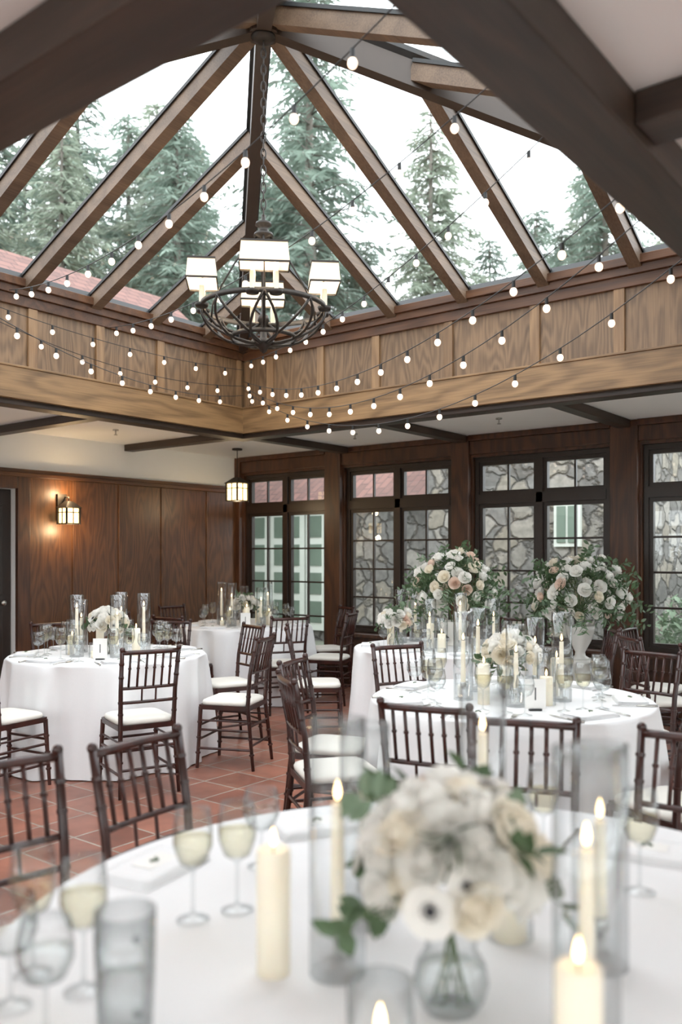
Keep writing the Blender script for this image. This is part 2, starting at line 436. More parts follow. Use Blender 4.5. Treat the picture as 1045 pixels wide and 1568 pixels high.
# skylight rafters
ap=Vector((AX,AY,AZ))
cor=[Vector((OX0,OY1,ZC)),Vector((OX1,OY1,ZC)),Vector((OX1,OY0,ZC)),Vector((OX0,OY0,ZC))]
fr=MB();gl=MB()
for c in cor:
    n=Vector((0,0,1))
    fr.beam(c+Vector((0,0,-.02)),ap+Vector((0,0,-.02)),.085,.15,n,2,-.05)
    fr.beam(c,ap,.13,.03,n,1,.05)
def face(c0,c1,positions,axis):
    nrm=(c1-c0).cross(ap-c0).normalized()
    if nrm.z<0:nrm=-nrm
    L=(c1-c0).length;d=(c1-c0)/L
    foot=(ap-c0).dot(d);mid=c0+d*foot;up=(ap-mid)
    for s in positions:
        if s<foot: f=s/foot
        else: f=(L-s)/(L-foot)
        if f<.06: continue
        p0=c0+d*s;p1=p0+up*min(f,1)*.985
        fr.beam(p0,p1,.09,.10,nrm,0,-.048)
        fr.beam(p0,p1,.115,.022,nrm,1,.012)
    fr.beam(c0+nrm*.01,c1+nrm*.01,.10,.05,nrm,1,0)
    gl.add([c0+nrm*.012,c1+nrm*.012,ap+nrm*.012],[(0,1,2)],0)
offs=[-2.1,-1.4,-.7,0,.7,1.4,2.1]
L=OX1-OX0
face(cor[0],cor[1],[L/2+o for o in offs],'x')
face(cor[3],cor[2],[L/2+o for o in offs],'x')
Ly=AY-OY0
offy=[-1.86,-1.24,-.62,0,.62,1.24,1.86]
face(cor[3],cor[0],[Ly+o for o in offy],'y')
face(cor[2],cor[1],[Ly+o for o in offy],'y')
fr.cyl((AX,AY,AZ-.17),(AX,AY,AZ+.03),.10,.13,8,2,sm=False)
fr.obj('skylight_frame',[M_raft,M_black,M_hip])
gl.obj('skylight_glass',[M_pane])

# ------------------------------------------------------------------ chandelier
CZ=2.735
mb=MB()
z0=AZ-.17
mb.lathe([(0.001,0),(.03,0),(.07,.015),(.075,.03),(.001,.03)],24,0,None,(0,0,z0-.03-CZ))
def link(zc,rot):
    pts=[]
    for i in range(12):
        t=2*pi*i/12;a=.014*math.cos(t);b=.034*math.sin(t)
        pts.append((a*math.cos(rot),a*math.sin(rot),zc+b))
    mb.tube(pts,.0045,5,0,True)
zz=z0-.03-CZ-.02;k=0
while zz>.80:
    link(zz,(k%2)*pi/2);zz-=.05;k+=1
mb.lathe([(.001,.80),(.012,.79),(.012,.76),(.045,.745),(.05,.73),(.03,.72),(.03,.69),(.055,.68),(.06,.665),(.02,.65),(.014,.6),(.014,.5),(.03,.49),(.03,.47),(.013,.46),(.013,.2),(.03,.19),(.035,.16),(.02,.14),(.02,.06),(.06,.04),(.065,.02),(.03,0),(.02,-.02),(.001,-.035)],20,0)
def ring(r,z,tr,hh=None):
    mb.lathe([(r-tr,z-(hh or tr)),(r+tr,z-(hh or tr)),(r+tr,z+(hh or tr)),(r-tr,z+(hh or tr)),(r-tr,z-(hh or tr))],40,0)
ring(.37,.235,.006,.014);ring(.19,.06,.006,.012)
for k in range(8):
    for sg in (-1,1):
        pts=[]
        for i in range(9):
            f=i/8;a=2*pi*k/8+sg*f*.55
            r=.37*math.cos(f*pi/2*.92);z=.235-.215*math.sin(f*pi/2)
            pts.append((r*math.cos(a),r*math.sin(a),z))
        mb.tube(pts,.0085,6,0)
for k in range(4):
    a=k*pi/2
    ca,sa=math.cos(a),math.sin(a)
    pts=[(0,0,.16)]
    for (r,z) in ((.08,.10),(.18,.09),(.28,.13),(.34,.20),(.36,.235)): pts.append((r*ca,r*sa,z))
    mb.tube(pts,.009,6,0)
    pts=[(r*ca,r*sa,z) for r,z in ((.03,.67),(.10,.60),(.17,.5),(.25,.36),(.30,.25),(.31,.14))]
    mb.tube(pts,.006,6,0)
    Mr=Matrix.Rotation(a,4,'Z')
    q=MB()
    for ty in (-.065,.065):
        q.lathe([(.001,0),(.035,.0),(.042,.02),(.036,.02),(.012,.012),(.001,.012)],14,0,None,(.36,ty,.215))
        q.cyl((.36,ty,.227),(.36,ty,.34),.016,.016,12,2)
        q.sphere((.36,ty,.36),.015,3,10,6,(1,1,1.5))
    bw,bd,tw,td=.138,.088,.127,.078;zb,zt=.37,.485
    w0,d0,w1,d1=bw,bd,tw,td
    vs=[(.36-d0,-w0,zb),(.36+d0,-w0,zb),(.36+d0,w0,zb),(.36-d0,w0,zb),(.36-d1,-w1,zt),(.36+d1,-w1,zt),(.36+d1,w1,zt),(.36-d1,w1,zt)]
    q.add(vs,[(0,1,5,4),(1,2,6,5),(2,3,7,6),(3,0,4,7)],1)
    for o in (0,4):
        for i in range(4):
            q.beam(vs[o+i],vs[o+(i+1)%4],.007,.011,(0,0,1),0)
    q.cyl((.36,-tw,zt-.01),(.36,tw,zt-.01),.004,.004,5,0)
    q.cyl((.36,0,.24),(.36,0,zt-.01),.005,.005,6,0)
    mb.merge(q,Mr)
ch=mb.obj('chandelier',[M_iron,M_shade,M_wax,M_bulb],0,(AX,AY,CZ))
ch.rotation_euler=(0,0,math.radians(-46))
def plight(name,loc,e,col,r,parent):
    l=bpy.data.lights.new(name,'POINT');l.energy=e;l.color=col;l.shadow_soft_size=r
    o=bpy.data.objects.new(name,l);scene.collection.objects.link(o);o.location=loc;o.parent=parent
for k in range(4):
    a=k*pi/2;plight('bulb_light_%d'%k,(.36*math.cos(a),.36*math.sin(a),.43),4,(1,.8,.56),.03,ch)

# ------------------------------------------------------------------ wall sconce & lantern
def lantern(w,h,mb,z):
    mb.box(-w/2,w/2,-w/2,w/2,z,z+.012,0)
    mb.add([(-w*.62,-w*.62,z+h),(w*.62,-w*.62,z+h),(w*.62,w*.62,z+h),(-w*.62,w*.62,z+h),(-.03,-.03,z+h+.07),(.03,-.03,z+h+.07),(.03,.03,z+h+.07),(-.03,.03,z+h+.07)],
      [(3,2,1,0),(4,5,6,7),(0,1,5,4),(1,2,6,5),(2,3,7,6),(3,0,4,7)],0)
    for a in (-1,1):
        for b in (-1,1): mb.box(a*w/2-.008,a*w/2+.008,b*w/2-.008,b*w/2+.008,z,z+h,0)
        mb.box(a*w/2-.004,a*w/2+.004,-.004,.004,z,z+h,0);mb.box(-.004,.004,a*w/2-.004,a*w/2+.004,z,z+h,0)
        mb.box(a*w/2-.005,a*w/2+.005,-w/2,w/2,z+h*.7,z+h*.7+.008,0);mb.box(-w/2,w/2,a*w/2-.005,a*w/2+.005,z+h*.7,z+h*.7+.008,0)
    mb.box(-w/2+.01,w/2-.01,-w/2+.01,w/2-.01,z+.014,z+h-.004,1)
mb=MB();lantern(.16,.17,mb,-.16)
mb.box(-.13,-.115,-.055,.055,-.12,.16,0)
mb.tube([(-.12,0,.06),(-.06,0,.13),(0,0,.12),(0,0,.07)],.008,8,0)
sc_=mb.obj('wall_sconce',[M_iron,M_lamp],0,(-7.83,5.36,1.98))
plight('sconce_light',(.0,0,.16),7,(1,.68,.36),.04,sc_)
plight('sconce_light_low',(.06,0,-.22),9,(1,.68,.36),.04,sc_)
mb=MB();lantern(.18,.21,mb,-.62)
mb.cyl((0,0,-.02),(0,0,0),.06,.06,20,0);mb.cyl((0,0,-.35),(0,0,-.02),.005,.005,6,0)
ln=mb.obj('hanging_lantern',[M_iron,M_lamp],0,(-7.25,7.25,H-.001))
plight('lantern_light',(0,0,-.70),6,(1,.72,.42),.04,ln)

# added fill lamps, out of view, put in to brighten ceiling and room
def fill_lamp(x,y,e):
    mb=MB()
    mb.lathe([(.001,0),(.15,0),(.15,.02),(.03,.04),(.012,.06),(.012,1.65),(.03,1.68),(.16,1.80),(.165,1.81),(.15,1.80),(.02,1.70),(.001,1.70)],28,0)
    o=mb.obj('added_fill_lamp',[M_iron],0,(x,y,0))
    l=bpy.data.lights.new('fill_uplight','AREA');l.shape='DISK';l.size=.24;l.energy=e;l.color=(.94,.97,1)
    lo=bpy.data.objects.new('fill_uplight',l);scene.collection.objects.link(lo);lo.location=(0,0,1.79);lo.rotation_euler=(pi,0,0);lo.parent=o
fill_lamp(1.1,-1.6,110);fill_lamp(3.3,2.6,80);fill_lamp(-2.6,-2.6,80);fill_lamp(-7.2,.9,50);fill_lamp(1.9,7.2,40)

# ------------------------------------------------------------------ string lights
mb=MB()
strands=[
 ((-6.02,3.6,3.5),(-1.09,2.2,3.4),.27),
 ((-6.02,4.5,3.4),(-1.09,2.9,3.5),.27),
 ((-6.0,6.08,3.38),(-1.09,3.3,3.5),.22),
 ((-6.0,6.08,3.2),(-1.09,3.3,2.97),.36),
 ((-6.0,6.08,3.15),(-1.09,3.6,3.0),.50),
 ((-6.0,6.08,3.12),(-1.09,4.2,3.0),.60),
 ((-6.0,2.6,3.5),(-5.99,6.07,3.15),.22),
 ((-5.9,2.2,3.52),(-5.97,6.05,3.3),.14),
 ((-4.6,1.45,3.4),(-5.96,6.04,3.05),.34),
]
for (a,b,sg) in strands:
    a=Vector(a);b=Vector(b);n=24;pts=[]
    for i in range(n+1):
        s=i/n;p=a.lerp(b,s);p.z-=sg*4*s*(1-s);pts.append(p)
    mb.tube(pts,.003,5,0)
    ln_=sum((pts[i+1]-pts[i]).length for i in range(n))
    nb=int(ln_/.38);acc=U(.1,.3)
    for j in range(nb):
        s=(acc+j*.38)/ln_
        if s>.985: break
        p=a.lerp(b,s);p.z-=sg*4*s*(1-s)
        mb.cyl(p,p-Vector((0,0,.035)),.009,.010,8,0)
        mb.sphere((p.x,p.y,p.z-.052),.018,1,12,8,(1,1,1.15))
mb.obj('string_lights',[M_black,M_bulb])

# ------------------------------------------------------------------ chairs
def rcushion(mb,hx,hy,z0,z1,mi):
    lay=[(0,.93),(.006,.99),(.022,1.0),(.034,.97),(.044,.86),(.049,.6),(.051,.25)]
    vs=[];fs=[];n=32
    for (dz,k) in lay:
        for i in range(n):
            t=2*pi*i/n;c,s=math.cos(t),math.sin(t);e=.32
            x=hx*k*math.copysign(abs(c)**e,c);y=hy*k*math.copysign(abs(s)**e,s)
            vs.append((x,y,z0+dz*(z1-z0)/.051))
    for k in range(len(lay)-1):
        for i in range(n):
            j=(i+1)%n;fs.append((k*n+i,k*n+j,(k+1)*n+j,(k+1)*n+i))
    fs.append(tuple((len(lay)-1)*n+i for i in range(n)));fs.append(tuple(range(n))[::-1])
    mb.add(vs,fs,mi,None,True)
def chair_mesh():
    mb=MB()
    def knots(p,q,n,r):
        p=Vector(p);q=Vector(q);d=(q-p).normalized()
        for i in range(1,n+1):
            c=p.lerp(q,i/(n+1));mb.cyl(c-d*.006,c+d*.006,r,r,10,0)
    for sy_ in (-1,1):
        mb.cyl((.195,sy_*.195,0),(.175,sy_*.178,.43),.0115,.0155,10,0)
        knots((.195,sy_*.195,0),(.175,sy_*.178,.43),3,.0185)
        b0=(-.225,sy_*.19,0);b1=(-.178,sy_*.172,.44);b2=(-.195,sy_*.176,.66);b3=(-.245,sy_*.182,.915)
        mb.tube([b0,b1,b2,b3],.015,10,0,rs=[.0115,.0155,.0145,.0135])
        mb.sphere((b3[0]-.002,b3[1],b3[2]+.004),.017,0,10,6)
        knots(b0,b1,3,.0185);knots(b1,b2,2,.018);knots(b2,b3,2,.017)
        for z,r in ((.14,.009),(.27,.009),(.335,.007)):
            f=z/.43;xf=.195-.02*f;xb=-.225+.047*z/.44
            mb.cyl((xf,sy_*(.195-.017*f),z),(xb,sy_*(.19-.018*f),z),r,r,8,0)
        mb.beam((-.178,sy_*.175,.428),(.175,sy_*.175,.428),.026,.032,(0,0,1),0)
    for z in (.20,.30):
        f=z/.43;xf=.195-.02*f;y=.195-.017*f;mb.cyl((xf,-y,z),(xf,y,z),.009,.009,8,0)
    for z in (.17,.30):
        xb=-.225+.047*z/.44;mb.cyl((xb,-.182,z),(xb,.182,z),.009,.009,8,0)
    mb.beam((.175,-.178,.428),(.175,.178,.428),.026,.032,(0,0,1),0)
    mb.beam((-.178,-.172,.428),(-.178,.172,.428),.026,.032,(0,0,1),0)
    mb.box(-.17,.168,-.17,.17,.425,.44,0)
    def bx(z):
        if z<.66: return -.178-.017*(z-.44)/.22
        return -.195-.05*(z-.66)/.255
    def rail(z,r,bow):
        pts=[(bx(z)-bow*(1-(y/.18)**2),y,z) for y in [-.18,-.12,-.06,0,.06,.12,.18]]
        mb.tube(pts,r,8,0)
    rail(.90,.0145,.018);rail(.675,.0105,.012);rail(.585,.0105,.01)
    for i in range(6):
        y=-.13+.26*i/5;k=(1-(y/.18)**2)
        mb.tube([(bx(.9)-.018*k,y,.9),(bx(.79)-.015*k,y,.79),(bx(.675)-.012*k,y,.675)],.0078,6,0)
        mb.cyl((bx(.80)-.015*k,y,.795),(bx(.80)-.015*k,y,.805),.011,.011,8,0)
    for y in (-.045,.045):
        mb.cyl((bx(.675)-.012,y,.675),(bx(.585)-.01,y,.585),.0065,.0065,6,0)
    rcushion(mb,.185,.185,.44,.488,1)
    return mb.mesh('chiavari_chair',[M_mahog,M_cush])
CH=chair_mesh()
def chair(x,y,face_deg): place(CH,'chiavari_chair',(x,y,0),math.radians(face_deg))

# ------------------------------------------------------------------ tables
def table_mesh(Rt,seed,name):
    rnd=random.Random(seed);mb=MB();n=256
    ph=[rnd.uniform(0,6.28) for _ in range(6)]
    def fold(t):
        v=math.sin(8*t+ph[0]+.8*math.sin(3*t+ph[1]))+.7*math.sin(15*t+ph[2]+.6*math.sin(5*t+ph[3]))+.3*math.sin(27*t+ph[4])
        v/=1.9
        return (abs(v)**.75)*(1 if v>0 else -1)
    prof=[(0,.76,0),(.5,.76,0),(.97*Rt,.76,0),(Rt-.006,.758,0),(Rt,.752,0),(Rt+.003,.742,.02)]
    for i in range(1,15):
        f=i/14;prof.append((Rt+.004+.05*f,.742-(.742-.008)*f,f))
    vs=[];fs=[]
    for (r,z,f) in prof:
        for i in range(n):
            t=2*pi*i/n
            rr=r+(.066*(f**.5)*(fold(t)*.5+fold(t+.05*f)*.5) if f>0 else 0)
            rr=max(rr,.0005)
            vs.append((rr*math.cos(t),rr*math.sin(t),z))
    for k in range(len(prof)-1):
        for i in range(n):
            j=(i+1)%n;fs.append((k*n+i,(k+1)*n+i,(k+1)*n+j,k*n+j))
    mb.add(vs,fs,0,None,True)
    mb.lathe([(.001,.752),(Rt-.02,.752),(Rt-.02,.728),(.001,.728)],48,1)
    mb.cyl((0,0,.03),(0,0,.73),.04,.04,16,1);mb.lathe([(.001,.0),(.28,.0),(.28,.02),(.05,.05),(.001,.05)],24,1)
    return mb.mesh(name,[M_cloth,M_dark])
TZ=.7605

# glassware
def goblet(h,rb,wine):
    mb=MB();s=h/.2
    mb.lathe([(.033,0),(.034,.002),(.02,.005),(.004,.012),(.0035,.03),(.0035,.085*s),(.006,.092*s),(rb*.7,.105*s),(rb,.135*s),(rb*1.0,.16*s),(rb*.86,h),(rb*.83,h)],24,0)
    if wine: mb.lathe([(.001,.098*s),(rb*.66,.106*s),(rb*.95,.135*s),(rb*.96,.15*s),(.001,.15*s)],20,1)
    return mb
G1=goblet(.225,.040,True).mesh('wine_glass',[M_glass,M_wine])
G2=goblet(.185,.043,True).mesh('water_goblet',[M_glass,M_water])
mb=MB();mb.lathe([(.001,.004),(.036,.004),(.038,.0),(.042,.02),(.045,.1),(.047,.2),(.045,.2),(.043,.1),(.038,.012),(.001,.01)],28,0)
mb.lathe([(.001,.014),(.037,.014),(.041,.1),(.001,.1)],24,1)
mb.tube([(.045,0,.17),(.075,0,.175),(.092,0,.13),(.085,0,.08),(.045,0,.06)],.006,8,0)
MUG=mb.mesh('glass_mug',[M_glass,M_water])
def flame(mb,c,k=1.0,mi=2):
    mb.lathe([(.0005,0),(.004*k,.004*k),(.006*k,.012*k),(.0045*k,.022*k),(.002*k,.030*k),(.0003,.035*k)],10,mi,None,c)
def hurricane(h,ch,r=.05):
    mb=MB()
    mb.lathe([(.001,.006),(r-.004,.006),(r,.0),(r,h*.5),(r,h),(r-.004,h),(r-.004,h-.02)],32,0)
    mb.lathe([(.001,.011),(.03,.011),(.03,.018),(.008,.025),(.007,.06),(.016,.065),(.014,.09),(.001,.09)],16,4)
    mb.cyl((0,0,.085),(0,0,ch),.013,.0105,14,1);mb.cyl((0,0,ch),(0,0,ch+.012),.0012,.0012,5,3)
    flame(mb,(0,0,ch+.006),1.0)
    return mb.mesh('hurricane_taper_candle',[M_glass,M_wax,M_flame,M_wick,M_silver])
HU=[hurricane(.45,.30),hurricane(.40,.26),hurricane(.45,.35)]
def pillar(r,h,gl_=False,gh=.06):
    mb=MB()
    mb.lathe([(.001,0),(r,0),(r,h-.004),(r-.004,h),(r*.6,h-.003),(.003,h-.008)],28,1)
    mb.cyl((0,0,h-.008),(0,0,h+.01),.0013,.0013,5,3);flame(mb,(0,0,h+.003),.95)
    if gl_:
        mb.lathe([(r+.012,0),(r+.014,.002),(r+.014,h+gh),(r+.011,h+gh)],28,0)
    return mb
PI=[pillar(.03,.2).mesh('pillar_candle',[M_glass,M_wax,M_flame,M_wick]),pillar(.032,.14,True,.12).mesh('pillar_candle',[M_glass,M_wax,M_flame,M_wick]),pillar(.022,.05,True).mesh('votive_candle',[M_glass,M_wax,M_flame,M_wick])]
def napkin():
    mb=MB()
    n=10;hx,hy=.115,.075
    for lay,(z0,k) in enumerate(((.0,1.0),(.007,.985),(.014,.96))):
        vs=[];fs=[]
        for i in range(n+1):
            for j in range(7):
                x=(-1+2*i/n);y=(-1+2*j/6)
                e=1-max(abs(x),abs(y))**6*.45
                vs.append((x*hx*k,y*hy*k,z0+.0075*e+.0015*math.sin(3*x+lay)))
        for i in range(n):
            for j in range(6):
                a=i*7+j;fs.append((a,a+7,a+8,a+1))
        ring_=[i*7 for i in range(n+1)]+[n*7+j for j in range(1,7)]+[i*7+6 for i in range(n-1,-1,-1)]+[j for j in range(5,0,-1)]
        low=[]
        for q in ring_:
            low.append(len(vs));vs.append((vs[q][0],vs[q][1],z0))
        m_=len(ring_)
        for q in range(m_): fs.append((ring_[q],low[q],low[(q+1)%m_],ring_[(q+1)%m_]))
        mb.add(vs,fs,0,None,True)
    mb.box(-.05,.05,-.03,.03,.0225,.0235,1)
    mb.tube([(-.01,-.008,.026),(.0,.008,.028),(.014,-.004,.026)],.003,6,2)
    return mb.mesh('folded_napkin',[M_cloth,M_card,M_leaf2])
NK=napkin()
def fork():
    mb=MB()
    mb.tube([(-.09,0,.004),(-.03,0,.007),(.02,0,.005),(.04,0,.005)],.0035,8,0,rs=[.004,.003,.0025,.004])
    mb.box(.038,.058,-.011,.011,.003,.0055)
    for y in (-.0095,-.0032,.0032,.0095): mb.beam((.057,y,.004),(.098,y,.007),.0034,.002,(0,0,1),0)
    return mb.mesh('dinner_fork',[M_silver])
def knife():
    mb=MB()
    mb.tube([(-.1,0,.0065),(-.05,0,.006),(0,0,.005)],.005,8,0,rs=[.006,.0055,.004])
    mb.add([(0,-.005,.004),(.08,-.009,.004),(.11,-.004,.004),(.115,.005,.004),(0,.005,.004),(0,-.005,.005),(.08,-.009,.005),(.11,-.004,.005),(.115,.005,.005),(0,.005,.005)],
     [(4,3,2,1,0),(5,6,7,8,9),(0,1,6,5),(1,2,7,6),(2,3,8,7),(3,4,9,8)],0)
    return mb.mesh('dinner_knife',[M_silver])
FK=fork();KN=knife()
mb=MB();mb.box(-.05,.05,-.002,.002,0.008,.15,0);mb.box(-.03,.03,-.012,.012,0,.01,1);mb.box(-.003,.003,-.0028,-.002,.05,.11,1)
TN=mb.mesh('table_number_card',[M_card,M_black])

# ------------------------------------------------------------------ flowers
def rose(mb,c,nrm,r,mi,rnd):
    nrm=Vector(nrm).normalized()
    q=Vector((0,0,1)).rotation_difference(nrm).to_matrix().to_4x4()
    M=Matrix.Translation(Vector(c))@q@Matrix.Rotation(rnd.uniform(0,6.28),4,'Z')@Matrix.Scale(r,4)
    layers=[(.16,3,.95,0),(.34,3,1.0,.0),(.55,4,.95,.08),(.78,5,.8,.22),(1.0,5,.6,.42)]
    for li,(rk,n,hk,curl) in enumerate(layers):
        for k in range(n):
            a0=2*pi*k/n+li*.7+rnd.uniform(-.15,.15);hw=pi/n*1.25
            vs=[];fs=[];NU,NV=5,4
            for i in range(NU):
                u=-1+2*i/(NU-1)
                for j in range(NV):
                    v=j/(NV-1);vv=v*(1-.22*u*u)
                    rr=rk*(.18+.82*math.sin(min(1,vv*1.15)*pi/2))*(1+curl*.5*vv**3)+.03*u
                    z=-.55+(hk+.5)*vv-curl*.45*vv**4
                    a=a0+u*hw
                    vs.append((rr*math.cos(a),rr*math.sin(a),z))
            for i in range(NU-1):
                for j in range(NV-1):
                    a=i*NV+j;fs.append((a,a+NV,a+NV+1,a+1))
            mb.add(vs,fs,mi,M,True)
def anemone(mb,c,nrm,r,rnd):
    q=Vector((0,0,1)).rotation_difference(Vector(nrm).normalized()).to_matrix().to_4x4()
    M=Matrix.Translation(Vector(c))@q@Matrix.Scale(r,4)
    for li in range(2):
        for k in range(6):
            a0=2*pi*k/6+li*.5
            vs=[];fs=[]
            for i in range(5):
                u=-1+2*i/4
                for j in range(4):
                    v=j/3;w=.42*math.sin(min(1,.25+v*.9)*pi*.62)
                    x=.12+.9*v*(1-.15*u*u);y=u*w
                    z=.2*v*v+.06*u*u+li*.04
                    vs.append((x*math.cos(a0)-y*math.sin(a0),x*math.sin(a0)+y*math.cos(a0),z))
            for i in range(4):
                for j in range(3):
                    a=i*4+j;fs.append((a,a+4,a+5,a+1))
            mb.add(vs,fs,0,M,True)
    q2=MB();q2.sphere((0,0,.14),.21,6,12,6,(1,1,.75))
    for k in range(22):
        a=2*pi*k/22;rr=.29+.05*(k%2);q2.sphere((rr*math.cos(a),rr*math.sin(a),.18),.038,6,5,4)
    mb.merge(q2,M)
def leaf(mb,p,d,up,L,W,mi):
    d=Vector(d).normalized();s=d.cross(Vector(up))
    if s.length<.01: s=d.cross(Vector((1,0,0)))
    s.normalize();n=s.cross(d)
    vs=[];fs=[]
    for i,(t,w) in enumerate(((0,.05),(.3,.85),(.6,.95),(.85,.5),(1,.03))):
        c=Vector(p)+d*(L*t)-n*(L*.18*t*t)
        vs+= [c-s*(W*w/2)+n*(W*.12*w),c,c+s*(W*w/2)+n*(W*.12*w)]
    for i in range(4):
        for j in range(2):
            a=i*3+j;fs.append((a,a+3,a+4,a+1))
    mb.add(vs,fs,mi,None,True)
def sprig(mb,p0,d,L,nl,lw,ll,rnd,mi,droop=.25):
    d=Vector(d).normalized();pts=[]
    for i in range(7):
        t=i/6;pts.append(Vector(p0)+d*(L*t)-Vector((0,0,1))*(droop*L*t*t))
    mb.tube(pts,.0018,4,5,rs=[.0025*(1-.6*i/6) for i in range(7)])
    for k in range(nl):
        t=.3+.7*(k+.5)/nl;i=min(5,int(t*6));p=pts[i].lerp(pts[i+1],t*6-i);dd=(pts[i+1]-pts[i]).normalized()
        rv=Vector((rnd.gauss(0,1),rnd.gauss(0,1),rnd.gauss(0,1)));s=(rv-dd*rv.dot(dd)).normalized()
        leaf(mb,p,(dd*.5+s),dd.cross(s),ll*rnd.uniform(.7,1.2),lw*rnd.uniform(.7,1.2),mi)
FM=M_rose+[M_leaf,M_leaf2,M_stem,M_anem,M_glass,M_water,M_china]
def arrangement(cz,rx,rz,nr,rr,nsp,spl,ll,lw,seed,vase,anem=2,greens=3,lowest=-.35,wts=(6,4,1),extra=()):
    rnd=random.Random(seed);mb=MB()
    vase(mb)
    C=Vector((0,0,cz));ga=pi*(3-5**.5)
    pal=[0]*wts[0]+[1]*wts[1]+[2]*wts[2]
    ex=[Vector(e).normalized() for e in extra]
    for e in ex:
        p=C+Vector((e.x*rx*1.08,e.y*rx*1.08,e.z*rz*1.12));anemone(mb,p,e+Vector((0,0,.25)),rr*1.1,rnd)
        mb.tube([Vector((0,0,cz-rz*1.1)),p],.0022,4,5)
    for k in range(nr):
        z=1-(k+.5)/nr*(1-lowest);z=max(-1,min(1,z));s=math.sqrt(1-z*z);a=k*ga+rnd.uniform(-.2,.2)
        n=Vector((s*math.cos(a),s*math.sin(a),z));f=rnd.uniform(.86,1.05)
        if any(n.dot(e)>.92 for e in ex): continue
        p=C+Vector((n.x*rx*f,n.y*rx*f,n.z*rz*f))
        r=rr*rnd.uniform(.72,1.15)
        nn=n+Vector((rnd.uniform(-.3,.3),rnd.uniform(-.3,.3),rnd.uniform(-.1,.3)))
        if anem and k%max(1,(nr//anem))==3: anemone(mb,p+n*.01,nn,r*1.1,rnd)
        else: rose(mb,p,nn,r,rnd.choice(pal),rnd)
        mb.tube([Vector((0,0,cz-rz*1.1)),C+Vector((0,0,-rz*.4)),p-n*r*.5],.0022,4,5)
    for k in range(nsp):
        z=rnd.uniform(lowest-.1,1);s=math.sqrt(max(0,1-z*z));a=rnd.uniform(0,6.28)
        n=Vector((s*math.cos(a),s*math.sin(a),z));p=C+Vector((n.x*rx*.35,n.y*rx*.35,n.z*rz*.35))
        mi=3 if rnd.random()<.6 else 4
        sprig(mb,p,n+Vector((0,0,.1)),spl*rnd.uniform(.7,1.25),greens*3,lw,ll,rnd,mi)
    return mb
def bowl(mb):
    mb.lathe([(.001,.004),(.04,.004),(.042,0),(.055,.02),(.062,.045),(.056,.075),(.04,.1),(.044,.115)],28,7)
    mb.lathe([(.001,.012),(.05,.022),(.057,.045),(.05,.07),(.001,.07)],24,8)
    for k in range(9):
        a=k*2.4;mb.tube([(.03*math.cos(a),.03*math.sin(a),.015),(.01*math.cos(a+1),.01*math.sin(a+1),.09),(0,0,.14)],.002,4,5)
def urn(hh):
    def f(mb):
        mb.lathe([(.001,0),(.07,0),(.075,.012),(.045,.03),(.04,.06),(.09,hh*.55),(.115,hh*.85),(.12,hh),(.11,hh),(.085,hh*.6),(.001,hh*.5)],32,9)
        for k in range(7):
            a=k*.9;mb.tube([(0,0,hh*.5),(.05*math.cos(a),.05*math.sin(a),hh+.1)],.003,4,5)
    return f
CPm=[arrangement(.225,.13,.10,34,.037,14,.13,.045,.024,5,bowl,3).mesh('floral_centerpiece',FM),
     arrangement(.215,.125,.09,30,.035,14,.13,.045,.024,9,bowl,2).mesh('floral_centerpiece',FM)]
CPn=arrangement(.250,.132,.112,44,.038,16,.14,.05,.03,15,bowl,3,3,-.42,(7,4,1),((.30,-.90,-.30),(-.80,-.5,.0))).mesh('floral_centerpiece',FM)
BGm=[arrangement(.47,.32,.30,66,.043,100,.32,.055,.022,21,urn(.2),0,4,-.5,(8,2,1)).mesh('large_flower_arrangement',FM),
     arrangement(.52,.37,.34,78,.045,130,.36,.06,.024,22,urn(.28),0,4,-.5,(9,2,1)).mesh('large_flower_arrangement',FM)]

